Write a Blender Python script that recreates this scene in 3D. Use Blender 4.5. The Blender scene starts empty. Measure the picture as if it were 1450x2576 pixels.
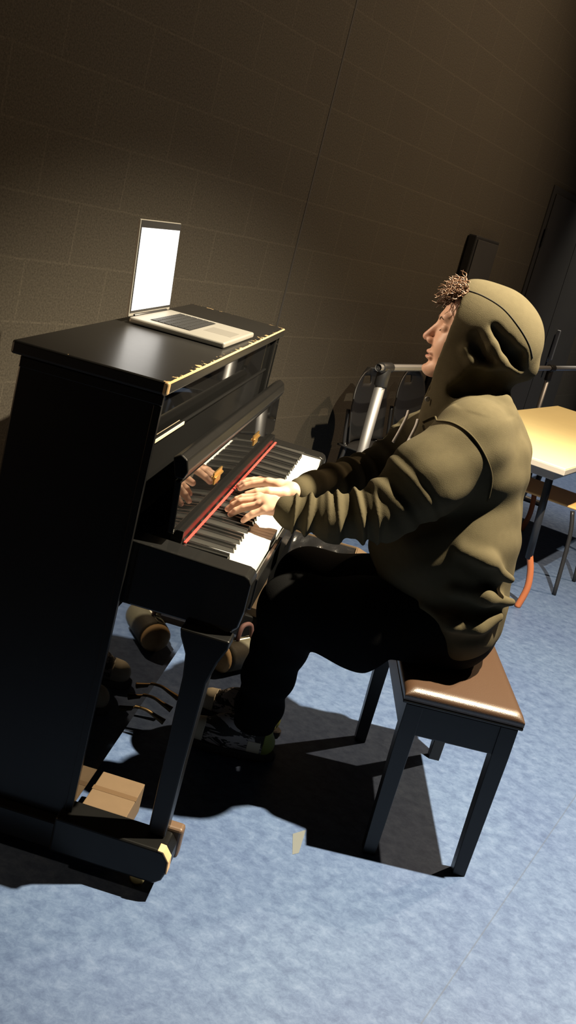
import bpy, bmesh, math, random
import numpy as np
from mathutils import Vector, Matrix, noise
from mathutils.bvhtree import BVHTree

random.seed(7)
SC = bpy.context.scene
COL = SC.collection

# ------------------------------------------------------------------ camera
IW, IH = 1450, 2576
CAM = np.array([0.56079, -2.04789, 1.4554])
YAW, PIT, ROL, FPX = -0.08127, -0.27084, 0.25741, 2643.096
def _rot(yaw, pit, rol):
    f = np.array([math.sin(yaw)*math.cos(pit), math.cos(yaw)*math.cos(pit), math.sin(pit)])
    r = np.array([math.cos(yaw), -math.sin(yaw), 0.0])
    u = np.cross(r, f)
    c, s = math.cos(rol), math.sin(rol)
    return np.array([c*r+s*u, -s*r+c*u, f])
RC = _rot(YAW, PIT, ROL)
cd = bpy.data.cameras.new('camera')
cam = bpy.data.objects.new('camera', cd)
COL.objects.link(cam)
cd.sensor_fit = 'VERTICAL'; cd.sensor_height = 36.0
cd.lens = FPX*36.0/IH
cd.clip_start = 0.05; cd.clip_end = 60
M = Matrix.Identity(4)
for i in range(3):
    M[i][0] = RC[0][i]; M[i][1] = RC[1][i]; M[i][2] = -RC[2][i]; M[i][3] = CAM[i]
cam.matrix_world = M
SC.camera = cam

# ------------------------------------------------------------------ light and exposure
SC.view_settings.view_transform = 'Standard'
SC.view_settings.look = 'None'
SC.view_settings.exposure = 0.0
SC.view_settings.gamma = 1.0
SC.view_settings.use_curve_mapping = False
w = bpy.data.worlds.new('dark_hall'); SC.world = w
w.use_nodes = True
w.node_tree.nodes['Background'].inputs[0].default_value = (1.0, 0.8, 0.6, 1)
w.node_tree.nodes['Background'].inputs[1].default_value = 0.004
SC.cycles.max_bounces = 8
SC.cycles.diffuse_bounces = 2
SC.cycles.sample_clamp_indirect = 4.0

def spot(name, loc, target, power, color, angle, blend, radius):
    d = bpy.data.lights.new(name, 'SPOT')
    d.energy = power; d.color = color; d.spot_size = math.radians(angle); d.spot_blend = blend
    d.shadow_soft_size = radius
    o = bpy.data.objects.new(name, d); COL.objects.link(o)
    o.location = loc
    o.rotation_euler = (Vector(target)-Vector(loc)).to_track_quat('-Z', 'Y').to_euler()
    return o
# cool-white stage lamp almost overhead, warm stage lamp from the far right
spot('stage_lamp', (1.42, 0.49, 2.78), (1.02, 1.10, 0.0), 1380, (1.0, 0.86, 0.62), 98, 0.65, 0.02)
def point(name, loc, power, color, radius):
    d = bpy.data.lights.new(name, 'POINT'); d.energy = power; d.color = color; d.shadow_soft_size = radius
    o = bpy.data.objects.new(name, d); COL.objects.link(o); o.location = loc
spot('warm_stage_lamp', (3.60, 3.80, 5.00), (0.70, 1.00, 0.5), 950, (1.0, 0.72, 0.45), 125, 0.8, 0.04)
# warm lamps on the block wall left of the piano: one turned to the player, one low behind the piano
spot('wall_lamp', (-0.78, 0.56, 2.02), (0.57, 0.62, 1.27), 95, (1.0, 0.78, 0.56), 21, 0.5, 0.03)
point('low_wall_lamp', (-1.12, -0.42, 1.0), 14, (1.0, 0.66, 0.38), 0.04)
# unseen fill spot, added to brighten the far floor
spot('far_floor_fill', (2.6, 6.6, 5.2), (2.5, 6.4, 0.0), 1500, (1.0, 0.88, 0.70), 44, 0.8, 0.05)

# ------------------------------------------------------------------ helpers
def U(x, y, Y):
    """point of the place seen at (x, y) on the vertical plane at depth Y"""
    d = RC.T @ np.array([(x-IW/2)/FPX, (IH/2-y)/FPX, 1.0])
    return CAM + d*((Y-CAM[1])/d[1])
def UZ(x, y, Z):
    d = RC.T @ np.array([(x-IW/2)/FPX, (IH/2-y)/FPX, 1.0])
    return CAM + d*((Z-CAM[2])/d[2])

def nodes_of(m):
    m.use_nodes = True
    nt = m.node_tree
    return nt, nt.nodes['Principled BSDF']
def mat(name, col, rough=0.5, metal=0.0, spec=0.5, noise_amt=0.0, noise_scale=30.0, bump=0.0, bump_scale=200.0, coat=0.0):
    m = bpy.data.materials.new(name)
    nt, b = nodes_of(m)
    b.inputs['Base Color'].default_value = (*col, 1)
    b.inputs['Roughness'].default_value = rough
    b.inputs['Metallic'].default_value = metal
    b.inputs['Specular IOR Level'].default_value = spec
    b.inputs['Coat Weight'].default_value = coat
    tc = nt.nodes.new('ShaderNodeTexCoord')
    if noise_amt > 0:
        n = nt.nodes.new('ShaderNodeTexNoise'); n.inputs['Scale'].default_value = noise_scale
        n.inputs['Detail'].default_value = 4
        nt.links.new(tc.outputs['Object'], n.inputs['Vector'])
        mx = nt.nodes.new('ShaderNodeMix'); mx.data_type = 'RGBA'
        mx.inputs['A'].default_value = (*[c*(1-noise_amt) for c in col], 1)
        mx.inputs['B'].default_value = (*[min(1, c*(1+noise_amt)) for c in col], 1)
        nt.links.new(n.outputs['Fac'], mx.inputs['Factor'])
        nt.links.new(mx.outputs['Result'], b.inputs['Base Color'])
    if bump > 0:
        n2 = nt.nodes.new('ShaderNodeTexNoise'); n2.inputs['Scale'].default_value = bump_scale
        n2.inputs['Detail'].default_value = 3
        nt.links.new(tc.outputs['Object'], n2.inputs['Vector'])
        bp = nt.nodes.new('ShaderNodeBump'); bp.inputs['Strength'].default_value = bump
        bp.inputs['Distance'].default_value = 0.002
        nt.links.new(n2.outputs['Fac'], bp.inputs['Height'])
        nt.links.new(bp.outputs['Normal'], b.inputs['Normal'])
    return m

class MB:
    def __init__(s):
        s.v = []; s.f = []; s.sm = []
    def add(s, vs, fs, smooth=False):
        o = len(s.v); s.v += [tuple(map(float, p)) for p in vs]
        s.f += [tuple(o+i for i in f) for f in fs]; s.sm += [smooth]*len(fs)
        return s
    def box(s, x0, x1, y0, y1, z0, z1, mtx=None):
        vs = [Vector((x, y, z)) for z in (z0, z1) for y in (y0, y1) for x in (x0, x1)]
        if mtx is not None: vs = [mtx @ p for p in vs]
        return s.add(vs, [(0, 2, 3, 1), (4, 5, 7, 6), (0, 1, 5, 4), (2, 6, 7, 3), (0, 4, 6, 2), (1, 3, 7, 5)])
    def prism(s, poly, y0, y1, mtx=None):
        """poly in XZ, extruded along Y"""
        n = len(poly)
        a = sum(poly[i][0]*poly[(i+1) % n][1]-poly[(i+1) % n][0]*poly[i][1] for i in range(n))
        if a < 0: poly = poly[::-1]
        vs = [Vector((x, y0, z)) for x, z in poly]+[Vector((x, y1, z)) for x, z in poly]
        if mtx is not None: vs = [mtx @ p for p in vs]
        fs = [tuple(range(n)), tuple(range(2*n-1, n-1, -1))]
        fs += [(i, n+i, n+(i+1) % n, (i+1) % n) for i in range(n)]
        return s.add(vs, fs)
    def tube(s, pts, r, n=12, caps=True, closed=False):
        pts = [Vector(p) for p in pts]; m = len(pts)
        rs = r if isinstance(r, (list, tuple)) else [r]*m
        t0 = (pts[1]-pts[0]).normalized()
        nrm = t0.orthogonal().normalized()
        vs = []
        for i, p in enumerate(pts):
            if closed: t = (pts[(i+1) % m]-pts[i-1]).normalized()
            else: t = (pts[min(i+1, m-1)]-pts[max(i-1, 0)]).normalized()
            nrm = (nrm-t*nrm.dot(t)).normalized(); b = t.cross(nrm)
            for k in range(n):
                a = 2*math.pi*k/n
                vs.append(p+(nrm*math.cos(a)+b*math.sin(a))*rs[i])
        fs = []
        for i in range(m if closed else m-1):
            j = (i+1) % m
            for k in range(n):
                fs.append((i*n+k, i*n+(k+1) % n, j*n+(k+1) % n, j*n+k))
        if caps and not closed:
            s.add(vs, fs, True)
            o = len(s.v)-len(vs)
            s.f += [tuple(o+k for k in range(n-1, -1, -1)), tuple(o+(m-1)*n+k for k in range(n))]
            s.sm += [False, False]
            return s
        return s.add(vs, fs, True)
    def lathe(s, prof, center, axis=(0, 0, 1), n=24):
        q = Vector((0, 0, 1)).rotation_difference(Vector(axis)).to_matrix()
        c = Vector(center); vs = []; fs = []
        for r, z in prof:
            for k in range(n):
                a = 2*math.pi*k/n
                vs.append(c+q @ Vector((r*math.cos(a), r*math.sin(a), z)))
        for i in range(len(prof)-1):
            for k in range(n):
                fs.append((i*n+k, i*n+(k+1) % n, (i+1)*n+(k+1) % n, (i+1)*n+k))
        s.add(vs, fs, True)
        o = len(s.v)-len(vs)
        s.f += [tuple(o+k for k in range(n-1, -1, -1)), tuple(o+(len(prof)-1)*n+k for k in range(n))]
        s.sm += [False, False]
        return s
    def build(s, name, m, parent=None, bevel=0.0, seg=2, smooth=None, subsurf=0):
        me = bpy.data.meshes.new(name)
        me.from_pydata(s.v, [], s.f); me.update()
        me.polygons.foreach_set('use_smooth', [smooth if smooth is not None else x for x in s.sm])
        me.materials.append(m)
        o = bpy.data.objects.new(name, me); COL.objects.link(o)
        if bevel > 0:
            b = o.modifiers.new('bevel', 'BEVEL'); b.width = bevel; b.segments = seg; b.limit_method = 'ANGLE'
            b.angle_limit = math.radians(35)
        if subsurf:
            sb = o.modifiers.new('subsurf', 'SUBSURF'); sb.levels = sb.render_levels = subsurf
        setparent(o, parent)
        return o
def world_loc(o):
    l = Vector(o.location)
    return l
def setparent(o, parent):
    if parent is None: return
    o.parent = parent
    mats = Matrix.Identity(4)
    p = parent; chain = []
    while p is not None:
        chain.append(p); p = p.parent
    for p in reversed(chain):
        loc = Matrix.LocRotScale(p.location, p.rotation_euler, p.scale)
        mats = mats @ p.matrix_parent_inverse @ loc
    o.matrix_parent_inverse = mats.inverted()
def thing(name, label, cat, loc=(0, 0, 0), group=None):
    o = bpy.data.objects.new(name, None); COL.objects.link(o)
    o.location = loc; o.empty_display_size = 0.1
    o['label'] = label; o['category'] = cat
    if group: o['group'] = group
    return o
def tag(o, label, cat, group=None):
    o['label'] = label; o['category'] = cat
    if group: o['group'] = group
    return o
def structure(o, label=None):
    o['kind'] = 'structure'
    if label: o['label'] = label
    return o
def spline(pts, n=8):
    P = [Vector(p) for p in pts]; out = []
    for i in range(len(P)-1):
        p0 = P[max(i-1, 0)]; p1 = P[i]; p2 = P[i+1]; p3 = P[min(i+2, len(P)-1)]
        for k in range(n):
            t = k/n
            out.append(0.5*((2*p1)+(p2-p0)*t+(2*p0-5*p1+4*p2-p3)*t*t+(3*p1-p0-3*p2+p3)*t*t*t))
    out.append(P[-1]); return out

# ------------------------------------------------------------------ signed distance sculpting
class SDF:
    def __init__(s, lo, hi, h):
        s.lo = np.array(lo, float); s.h = h
        s.n = np.ceil((np.array(hi)-s.lo)/h).astype(int)+1
        s.F = np.full(s.n, 1.0, np.float32)
        s.ax = [(s.lo[i]+h*np.arange(s.n[i])).astype(np.float32) for i in range(3)]
    def sub(s, lo, hi):
        i0 = np.clip(np.floor((np.array(lo)-s.lo)/s.h).astype(int), 0, s.n)
        i1 = np.clip(np.ceil((np.array(hi)-s.lo)/s.h).astype(int)+1, 0, s.n)
        sl = tuple(slice(a, b) for a, b in zip(i0, i1))
        return sl, np.meshgrid(*[s.ax[i][sl[i]] for i in range(3)], indexing='ij', sparse=True)
    def _app(s, sl, d, k, op):
        A = s.F[sl]
        if A.size == 0: return
        if op == 'add':
            r = np.minimum(A, d)
            if k > 0: r = r-np.maximum(k-np.abs(A-d), 0)**2/(4*k)
        else:
            d = -d; r = np.maximum(A, d)
            if k > 0: r = r+np.maximum(k-np.abs(A-d), 0)**2/(4*k)
        s.F[sl] = r
    def cone(s, a, b, ra, rb=None, k=0.0, op='add', ys=1.0, wob=None):
        """tapered capsule; ys squashes the cross-section along Y when > 1"""
        rb = ra if rb is None else rb
        a = np.array(a, float); b = np.array(b, float); R = max(ra, rb); m = R+k+4*s.h
        mm = np.array([m, m*max(1/ys, 1), m])
        sl, (X, Y, Z) = s.sub(np.minimum(a, b)-mm, np.maximum(a, b)+mm)
        ba = b-a; L = float(ba @ ba)+1e-12
        X = X-a[0]; Y = Y-a[1]; Z = Z-a[2]
        t = np.clip((X*ba[0]+Y*ba[1]+Z*ba[2])/L, 0, 1)
        rr = ra+(rb-ra)*t
        if wob is not None: rr = rr+wob(t, X, Y, Z)
        d = np.sqrt((X-t*ba[0])**2+((Y-t*ba[1])*ys)**2+(Z-t*ba[2])**2)-rr
        s._app(sl, d.astype(np.float32), k, op)
    def ell(s, c, r, k=0.0, op='add', rot=None):
        c = np.array(c, float); r = np.array(r, float); m = r.max()+k+4*s.h
        sl, (X, Y, Z) = s.sub(c-m, c+m)
        X = X-c[0]; Y = Y-c[1]; Z = Z-c[2]
        if rot is not None:
            A = np.array(rot)
            X, Y, Z = (A[0][0]*X+A[0][1]*Y+A[0][2]*Z, A[1][0]*X+A[1][1]*Y+A[1][2]*Z, A[2][0]*X+A[2][1]*Y+A[2][2]*Z)
        k0 = np.sqrt((X/r[0])**2+(Y/r[1])**2+(Z/r[2])**2)
        k1 = np.sqrt((X/r[0]**2)**2+(Y/r[1]**2)**2+(Z/r[2]**2)**2)+1e-9
        d = k0*(k0-1)/k1
        s._app(sl, d.astype(np.float32), k, op)
    def chain(s, pts, rs, k=0.0, op='add', ys=1.0):
        for i in range(len(pts)-1):
            s.cone(pts[i], pts[i+1], rs[i], rs[i+1], k, op, ys)
    def cut(s, lo, hi, fn, k=0.0):
        """keep where fn < 0 inside the box"""
        sl, (X, Y, Z) = s.sub(lo, hi)
        d = fn(X, Y, Z)
        d = np.broadcast_to(d, s.F[sl].shape).astype(np.float32)
        A = s.F[sl]
        r = np.maximum(A, d)
        if k > 0: r = r+np.maximum(k-np.abs(A-d), 0)**2/(4*k)
        s.F[sl] = r
    def warp(s, lo, hi, fn):
        sl, (X, Y, Z) = s.sub(lo, hi)
        A = s.F[sl]
        s.F[sl] = A+(fn(X, Y, Z)*(np.abs(A) < 0.05)).astype(np.float32)
    def mesh(s):
        F = s.F; h = s.h
        S = F < 0
        nx, ny, nz = F.shape
        cnt = np.zeros((nx-1, ny-1, nz-1), np.int8)
        for a in (0, 1):
            for b in (0, 1):
                for c in (0, 1):
                    cnt += S[a:nx-1+a, b:ny-1+b, c:nz-1+c]
        act = (cnt > 0) & (cnt < 8)
        I = np.argwhere(act); N = len(I)
        idx = np.full(act.shape, -1, np.int32); idx[act] = np.arange(N)
        P = np.zeros((N, 3)); W = np.zeros(N)
        corners = [(a, b, c) for a in (0, 1) for b in (0, 1) for c in (0, 1)]
        val = {c: F[I[:, 0]+c[0], I[:, 1]+c[1], I[:, 2]+c[2]].astype(float) for c in corners}
        for c in corners:
            for ax in range(3):
                if c[ax] == 0:
                    e = list(c); e[ax] = 1; e = tuple(e)
                    va, vb = val[c], val[e]
                    cr = (va < 0) != (vb < 0)
                    t = np.where(cr, va/np.where(cr, va-vb, 1), 0)
                    q = np.array(c, float)[None, :].repeat(N, 0)
                    q[:, ax] += t
                    P[cr] += q[cr]; W[cr] += 1
        P = P/W[:, None]+I
        V = s.lo+P*h
        faces = []
        for ax in range(3):
            u, v = [(1, 2), (2, 0), (0, 1)][ax]
            sl0 = [slice(None)]*3; sl1 = [slice(None)]*3
            sl0[ax] = slice(0, -1); sl1[ax] = slice(1, None)
            d = S[tuple(sl0)] != S[tuple(sl1)]
            E = np.argwhere(d)
            ok = (E[:, u] > 0) & (E[:, v] > 0) & (E[:, u] < F.shape[u]-1) & (E[:, v] < F.shape[v]-1)
            E = E[ok]
            ins = S[E[:, 0], E[:, 1], E[:, 2]]
            def at(du, dv):
                q = E.copy(); q[:, u] += du; q[:, v] += dv
                return idx[q[:, 0], q[:, 1], q[:, 2]]
            Q = np.stack([at(-1, -1), at(0, -1), at(0, 0), at(-1, 0)], 1)
            Q[~ins] = Q[~ins][:, ::-1]
            faces.append(Q)
        return V, np.concatenate(faces)
def np_mesh(name, V, Fq, m, parent=None, smooth_it=0):
    if smooth_it:
        e = np.concatenate([Fq[:, [0, 1]], Fq[:, [1, 2]], Fq[:, [2, 3]], Fq[:, [3, 0]]])
        for _ in range(smooth_it):
            A = np.zeros_like(V); c = np.zeros(len(V))
            for a, b in ((0, 1), (1, 0)):
                np.add.at(A, e[:, a], V[e[:, b]]); np.add.at(c, e[:, a], 1)
            V = V*0.4+0.6*A/np.maximum(c, 1)[:, None]
    me = bpy.data.meshes.new(name)
    me.vertices.add(len(V)); me.vertices.foreach_set('co', V.astype(np.float32).ravel())
    me.loops.add(Fq.size); me.loops.foreach_set('vertex_index', Fq.astype(np.int32).ravel())
    me.polygons.add(len(Fq))
    me.polygons.foreach_set('loop_start', np.arange(0, Fq.size, 4, dtype=np.int32))
    me.polygons.foreach_set('use_smooth', np.ones(len(Fq), bool))
    me.update(calc_edges=True); me.validate()
    me.materials.append(m)
    o = bpy.data.objects.new(name, me); COL.objects.link(o)
    setparent(o, parent)
    return o, V

# ------------------------------------------------------------------ materials
def floor_material():
    m = bpy.data.materials.new('blue_marbled_vinyl')
    nt, b = nodes_of(m)
    L = nt.links.new
    tc = nt.nodes.new('ShaderNodeTexCoord')
    n0 = nt.nodes.new('ShaderNodeTexNoise'); n0.inputs['Scale'].default_value = 40; n0.inputs['Detail'].default_value = 2
    L(tc.outputs['Object'], n0.inputs['Vector'])
    wv = nt.nodes.new('ShaderNodeVectorMath'); wv.operation = 'MULTIPLY_ADD'
    L(n0.outputs['Color'], wv.inputs[0]); wv.inputs[1].default_value = (0.022, 0.022, 0.0); L(tc.outputs['Object'], wv.inputs[2])
    n1 = nt.nodes.new('ShaderNodeTexNoise'); n1.inputs['Scale'].default_value = 24; n1.inputs['Detail'].default_value = 10; n1.inputs['Roughness'].default_value = 0.80
    mp = nt.nodes.new('ShaderNodeMapping'); mp.inputs['Rotation'].default_value = (0, 0, 0.7); mp.inputs['Scale'].default_value = (1.0, 1.08, 1)
    L(wv.outputs[0], mp.inputs['Vector']); L(mp.outputs[0], n1.inputs['Vector'])
    r = nt.nodes.new('ShaderNodeValToRGB')
    e = r.color_ramp.elements
    e[0].position = 0.36; e[0].color = (0.0473, 0.0768, 0.1564, 1)
    e[1].position = 0.66; e[1].color = (0.1134, 0.1624, 0.2717, 1)
    x = e.new(0.47); x.color = (0.0677, 0.1071, 0.2017, 1)
    x = e.new(0.56); x.color = (0.0866, 0.1321, 0.2346, 1)
    L(n1.outputs['Fac'], r.inputs['Fac'])
    n2 = nt.nodes.new('ShaderNodeTexNoise'); n2.inputs['Scale'].default_value = 2.2; n2.inputs['Detail'].default_value = 3
    L(tc.outputs['Object'], n2.inputs['Vector'])
    mx = nt.nodes.new('ShaderNodeMix'); mx.data_type = 'RGBA'; mx.blend_type = 'MULTIPLY'
    r2 = nt.nodes.new('ShaderNodeValToRGB')
    r2.color_ramp.elements[0].position = 0.35; r2.color_ramp.elements[0].color = (0.88, 0.88, 0.93, 1)
    r2.color_ramp.elements[1].position = 0.65; r2.color_ramp.elements[1].color = (1, 1, 1, 1)
    L(n2.outputs['Fac'], r2.inputs['Fac'])
    mx.inputs['Factor'].default_value = 1
    L(r.outputs['Color'], mx.inputs['A']); L(r2.outputs['Color'], mx.inputs['B'])
    # a welded sheet seam running across the floor
    sx = nt.nodes.new('ShaderNodeVectorMath'); sx.operation = 'DOT_PRODUCT'
    pa = Vector((1.36, 0.88, 0)); pb = Vector((0.934, -0.228, 0)); dr = (pa-pb).normalized(); nn = Vector((dr.y, -dr.x, 0))
    sx.inputs[1].default_value = nn; L(tc.outputs['Object'], sx.inputs[0])
    sb = nt.nodes.new('ShaderNodeMath'); sb.operation = 'SUBTRACT'; L(sx.outputs['Value'], sb.inputs[0]); sb.inputs[1].default_value = nn.dot(pa)
    ab = nt.nodes.new('ShaderNodeMath'); ab.operation = 'ABSOLUTE'; L(sb.outputs[0], ab.inputs[0])
    lt = nt.nodes.new('ShaderNodeMath'); lt.operation = 'LESS_THAN'; L(ab.outputs[0], lt.inputs[0]); lt.inputs[1].default_value = 0.0016
    m2 = nt.nodes.new('ShaderNodeMix'); m2.data_type = 'RGBA'
    ml = nt.nodes.new('ShaderNodeMath'); ml.operation = 'MULTIPLY'; L(lt.outputs[0], ml.inputs[0]); ml.inputs[1].default_value = 0.55
    L(ml.outputs[0], m2.inputs['Factor']); L(mx.outputs['Result'], m2.inputs['A']); m2.inputs['B'].default_value = (0.0588, 0.0756, 0.1092, 1)
    L(m2.outputs['Result'], b.inputs['Base Color'])
    b.inputs['Roughness'].default_value = 0.55
    b.inputs['Specular IOR Level'].default_value = 0.25
    return m
def wall_material():
    m = bpy.data.materials.new('dark_painted_block')
    nt, b = nodes_of(m); L = nt.links.new
    tc = nt.nodes.new('ShaderNodeTexCoord')
    sp = nt.nodes.new('ShaderNodeSeparateXYZ'); L(tc.outputs['Object'], sp.inputs[0])
    cb = nt.nodes.new('ShaderNodeCombineXYZ')
    ax = nt.nodes.new('ShaderNodeMath'); ax.operation = 'ADD'; L(sp.outputs['X'], ax.inputs[0]); ax.inputs[1].default_value = 10*0.39+0.30
    az = nt.nodes.new('ShaderNodeMath'); az.operation = 'ADD'; L(sp.outputs['Z'], az.inputs[0]); az.inputs[1].default_value = -0.534+4*0.195
    L(ax.outputs[0], cb.inputs['X']); L(az.outputs[0], cb.inputs['Y'])
    br = nt.nodes.new('ShaderNodeTexBrick')
    br.inputs['Scale'].default_value = 1.0; br.inputs['Brick Width'].default_value = 0.39; br.inputs['Row Height'].default_value = 0.195
    br.inputs['Mortar Size'].default_value = 0.0045; br.inputs['Mortar Smooth'].default_value = 0.6
    br.offset = 0.5
    br.inputs['Color1'].default_value = (0.044, 0.0385, 0.030, 1)
    br.inputs['Color2'].default_value = (0.0415, 0.036, 0.0285, 1)
    br.inputs['Mortar'].default_value = (0.053, 0.046, 0.036, 1)
    L(cb.outputs[0], br.inputs['Vector'])
    n = nt.nodes.new('ShaderNodeTexNoise'); n.inputs['Scale'].default_value = 150; n.inputs['Detail'].default_value = 4; n.inputs['Roughness'].default_value = 0.7
    L(tc.outputs['Object'], n.inputs['Vector'])
    r = nt.nodes.new('ShaderNodeValToRGB'); r.color_ramp.elements[0].position = 0.3; r.color_ramp.elements[0].color = (0.55, 0.55, 0.55, 1)
    r.color_ramp.elements[1].position = 0.72; r.color_ramp.elements[1].color = (1.45, 1.45, 1.45, 1)
    L(n.outputs['Fac'], r.inputs['Fac'])
    mx = nt.nodes.new('ShaderNodeMix'); mx.data_type = 'RGBA'; mx.blend_type = 'MULTIPLY'; mx.inputs['Factor'].default_value = 1
    L(br.outputs['Color'], mx.inputs['A']); L(r.outputs['Color'], mx.inputs['B'])
    L(mx.outputs['Result'], b.inputs['Base Color'])
    b.inputs['Roughness'].default_value = 0.9; b.inputs['Specular IOR Level'].default_value = 0.15
    bp = nt.nodes.new('ShaderNodeBump'); bp.inputs['Strength'].default_value = 0.35; bp.inputs['Distance'].default_value = 0.003
    L(n.outputs['Fac'], bp.inputs['Height']); L(bp.outputs['Normal'], b.inputs['Normal'])
    return m
def lid_material(x0, x1, y0, y1):
    """black satin lacquer, chipped to the wood along its front edge and corners"""
    m = bpy.data.materials.new('chipped_black_lacquer')
    nt, b = nodes_of(m); L = nt.links.new
    tc = nt.nodes.new('ShaderNodeTexCoord')
    sp = nt.nodes.new('ShaderNodeSeparateXYZ'); L(tc.outputs['Object'], sp.inputs[0])
    def math_(op, a, bb, c=None):
        q = nt.nodes.new('ShaderNodeMath'); q.operation = op
        for i, v in enumerate((a, bb, c)):
            if v is None: continue
            if isinstance(v, (int, float)): q.inputs[i].default_value = v
            else: L(v, q.inputs[i])
        return q.outputs[0]
    dx = math_('SUBTRACT', x1, sp.outputs['X'])
    dy = math_('MULTIPLY', math_('SUBTRACT', sp.outputs['Y'], y0), 2.2)
    dy2 = math_('MULTIPLY', math_('SUBTRACT', y1, sp.outputs['Y']), 1.0)
    d = math_('MINIMUM', dx, math_('MINIMUM', dy, dy2))
    n = nt.nodes.new('ShaderNodeTexNoise'); n.inputs['Scale'].default_value = 42; n.inputs['Detail'].default_value = 5; n.inputs['Roughness'].default_value = 0.65
    L(tc.outputs['Object'], n.inputs['Vector'])
    thr = math_('MULTIPLY_ADD', n.outputs['Fac'], 0.17, -0.091)
    cx = math_('ADD', dx, math_('MULTIPLY', math_('SUBTRACT', sp.outputs['Y'], y0), 0.7))
    corner = math_('LESS_THAN', cx, 0.010)
    top = math_('MULTIPLY', math_('GREATER_THAN', sp.outputs['Y'], y0+0.0035), math_('GREATER_THAN', sp.outputs['Z'], 1.0895))
    e = math_('MAXIMUM', math_('MULTIPLY', math_('LESS_THAN', d, thr), top), corner)
    rim = math_('MULTIPLY', math_('LESS_THAN', dx, 0.004), math_('GREATER_THAN', sp.outputs['Z'], 1.0882))
    e = math_('MAXIMUM', e, rim)
    mx = nt.nodes.new('ShaderNodeMix'); mx.data_type = 'RGBA'
    L(e, mx.inputs['Factor']); mx.inputs['A'].default_value = (0.010, 0.0095, 0.009, 1); mx.inputs['B'].default_value = (0.50, 0.34, 0.17, 1)
    L(mx.outputs['Result'], b.inputs['Base Color'])
    n3 = nt.nodes.new('ShaderNodeTexNoise'); n3.inputs['Scale'].default_value = 60; L(tc.outputs['Object'], n3.inputs['Vector'])
    L(math_('MULTIPLY_ADD', n3.outputs['Fac'], 0.02, 0.30), b.inputs['Roughness'])
    return m
def skin_material():
    m = bpy.data.materials.new('skin')
    nt, b = nodes_of(m); L = nt.links.new
    at = nt.nodes.new('ShaderNodeAttribute'); at.attribute_name = 'tone'
    mx = nt.nodes.new('ShaderNodeMix'); mx.data_type = 'RGBA'
    mx.inputs['A'].default_value = (0.60, 0.365, 0.255, 1); mx.inputs['B'].default_value = (0.44, 0.20, 0.16, 1)
    L(at.outputs['Fac'], mx.inputs['Factor']); L(mx.outputs['Result'], b.inputs['Base Color'])
    b.inputs['Roughness'].default_value = 0.5
    b.inputs['Subsurface Weight'].default_value = 0.15
    b.inputs['Subsurface Radius'].default_value = (0.008, 0.003, 0.0015)
    b.inputs['Subsurface Scale'].default_value = 0.5
    return m
def shoe_side_material():
    m = bpy.data.materials.new('patterned_shoe_upper')
    nt, b = nodes_of(m); L = nt.links.new
    tc = nt.nodes.new('ShaderNodeTexCoord')
    mp = nt.nodes.new('ShaderNodeMapping'); mp.inputs['Scale'].default_value = (9, 14, 26); mp.inputs['Rotation'].default_value = (0, 0.5, 0)
    L(tc.outputs['Object'], mp.inputs[0])
    v = nt.nodes.new('ShaderNodeTexNoise'); v.inputs['Scale'].default_value = 1.1; v.inputs['Detail'].default_value = 3; v.inputs['Roughness'].default_value = 0.75
    v.inputs['Distortion'].default_value = 1.2
    L(mp.outputs[0], v.inputs['Vector'])
    r = nt.nodes.new('ShaderNodeValToRGB'); r.color_ramp.interpolation = 'CONSTANT'
    r.color_ramp.elements[0].color = (0.012, 0.012, 0.012, 1); r.color_ramp.elements[1].position = 0.50; r.color_ramp.elements[1].color = (0.42, 0.39, 0.38, 1)
    L(v.outputs['Fac'], r.inputs['Fac']); L(r.outputs['Color'], b.inputs['Base Color'])
    b.inputs['Roughness'].default_value = 0.7
    return m

M_FLOOR = floor_material()
M_WALL = wall_material()
M_GLOSS = mat('black_piano_lacquer', (0.010, 0.010, 0.010), 0.10, spec=0.6)
M_MIRROR = mat('polished_black_lacquer', (0.006, 0.006, 0.006), 0.025, spec=0.7)
M_SATIN = mat('worn_black_lacquer', (0.005, 0.005, 0.005), 0.33, spec=0.25, noise_amt=0.3, noise_scale=12, bump=0.05, bump_scale=60)
M_WHITEKEY = mat('ivory_plastic', (0.86, 0.84, 0.78), 0.25)
M_BLACKKEY = mat('ebony_plastic', (0.012, 0.012, 0.012), 0.22)
M_FELT = mat('red_felt', (0.62, 0.035, 0.025), 0.95, bump=0.4, bump_scale=900)
M_STREAK = mat('cream_light_streak', (0.62, 0.52, 0.36), 0.5)
M_PEDAL = mat('dull_bronze', (0.10, 0.065, 0.03), 0.5, metal=1.0)
M_BRASS = mat('brass', (0.75, 0.48, 0.16), 0.35, metal=1.0)
M_WOOD = mat('bare_wood', (0.50, 0.33, 0.17), 0.6, noise_amt=0.25, noise_scale=25)
M_DARKWALL = mat('dark_door_paint', (0.012, 0.011, 0.011), 0.75, noise_amt=0.3, noise_scale=6)
M_ALU = mat('brushed_aluminium', (0.36, 0.36, 0.37), 0.52, metal=0.9, bump=0.05, bump_scale=300)
M_LAPTOP = mat('anodised_aluminium', (0.27, 0.26, 0.235), 0.45, metal=0.4)
M_BLACKPLASTIC = mat('black_plastic', (0.014, 0.014, 0.015), 0.45, bump=0.1, bump_scale=350)
M_HOODIE = mat('olive_sweatshirt_fleece', (0.054, 0.045, 0.0255), 0.95, spec=0.1, noise_amt=0.12, noise_scale=60, bump=0.35, bump_scale=700)
M_TROUSER = mat('black_cotton', (0.003, 0.003, 0.0032), 0.95, spec=0.08, bump=0.3, bump_scale=500)
M_SKIN = skin_material()
M_HAIR = mat('light_brown_hair', (0.085, 0.040, 0.018), 0.5, noise_amt=0.4, noise_scale=90)
M_BENCHWOOD = mat('black_painted_wood', (0.006, 0.006, 0.006), 0.38, spec=0.4, noise_amt=0.3, noise_scale=20)
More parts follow.
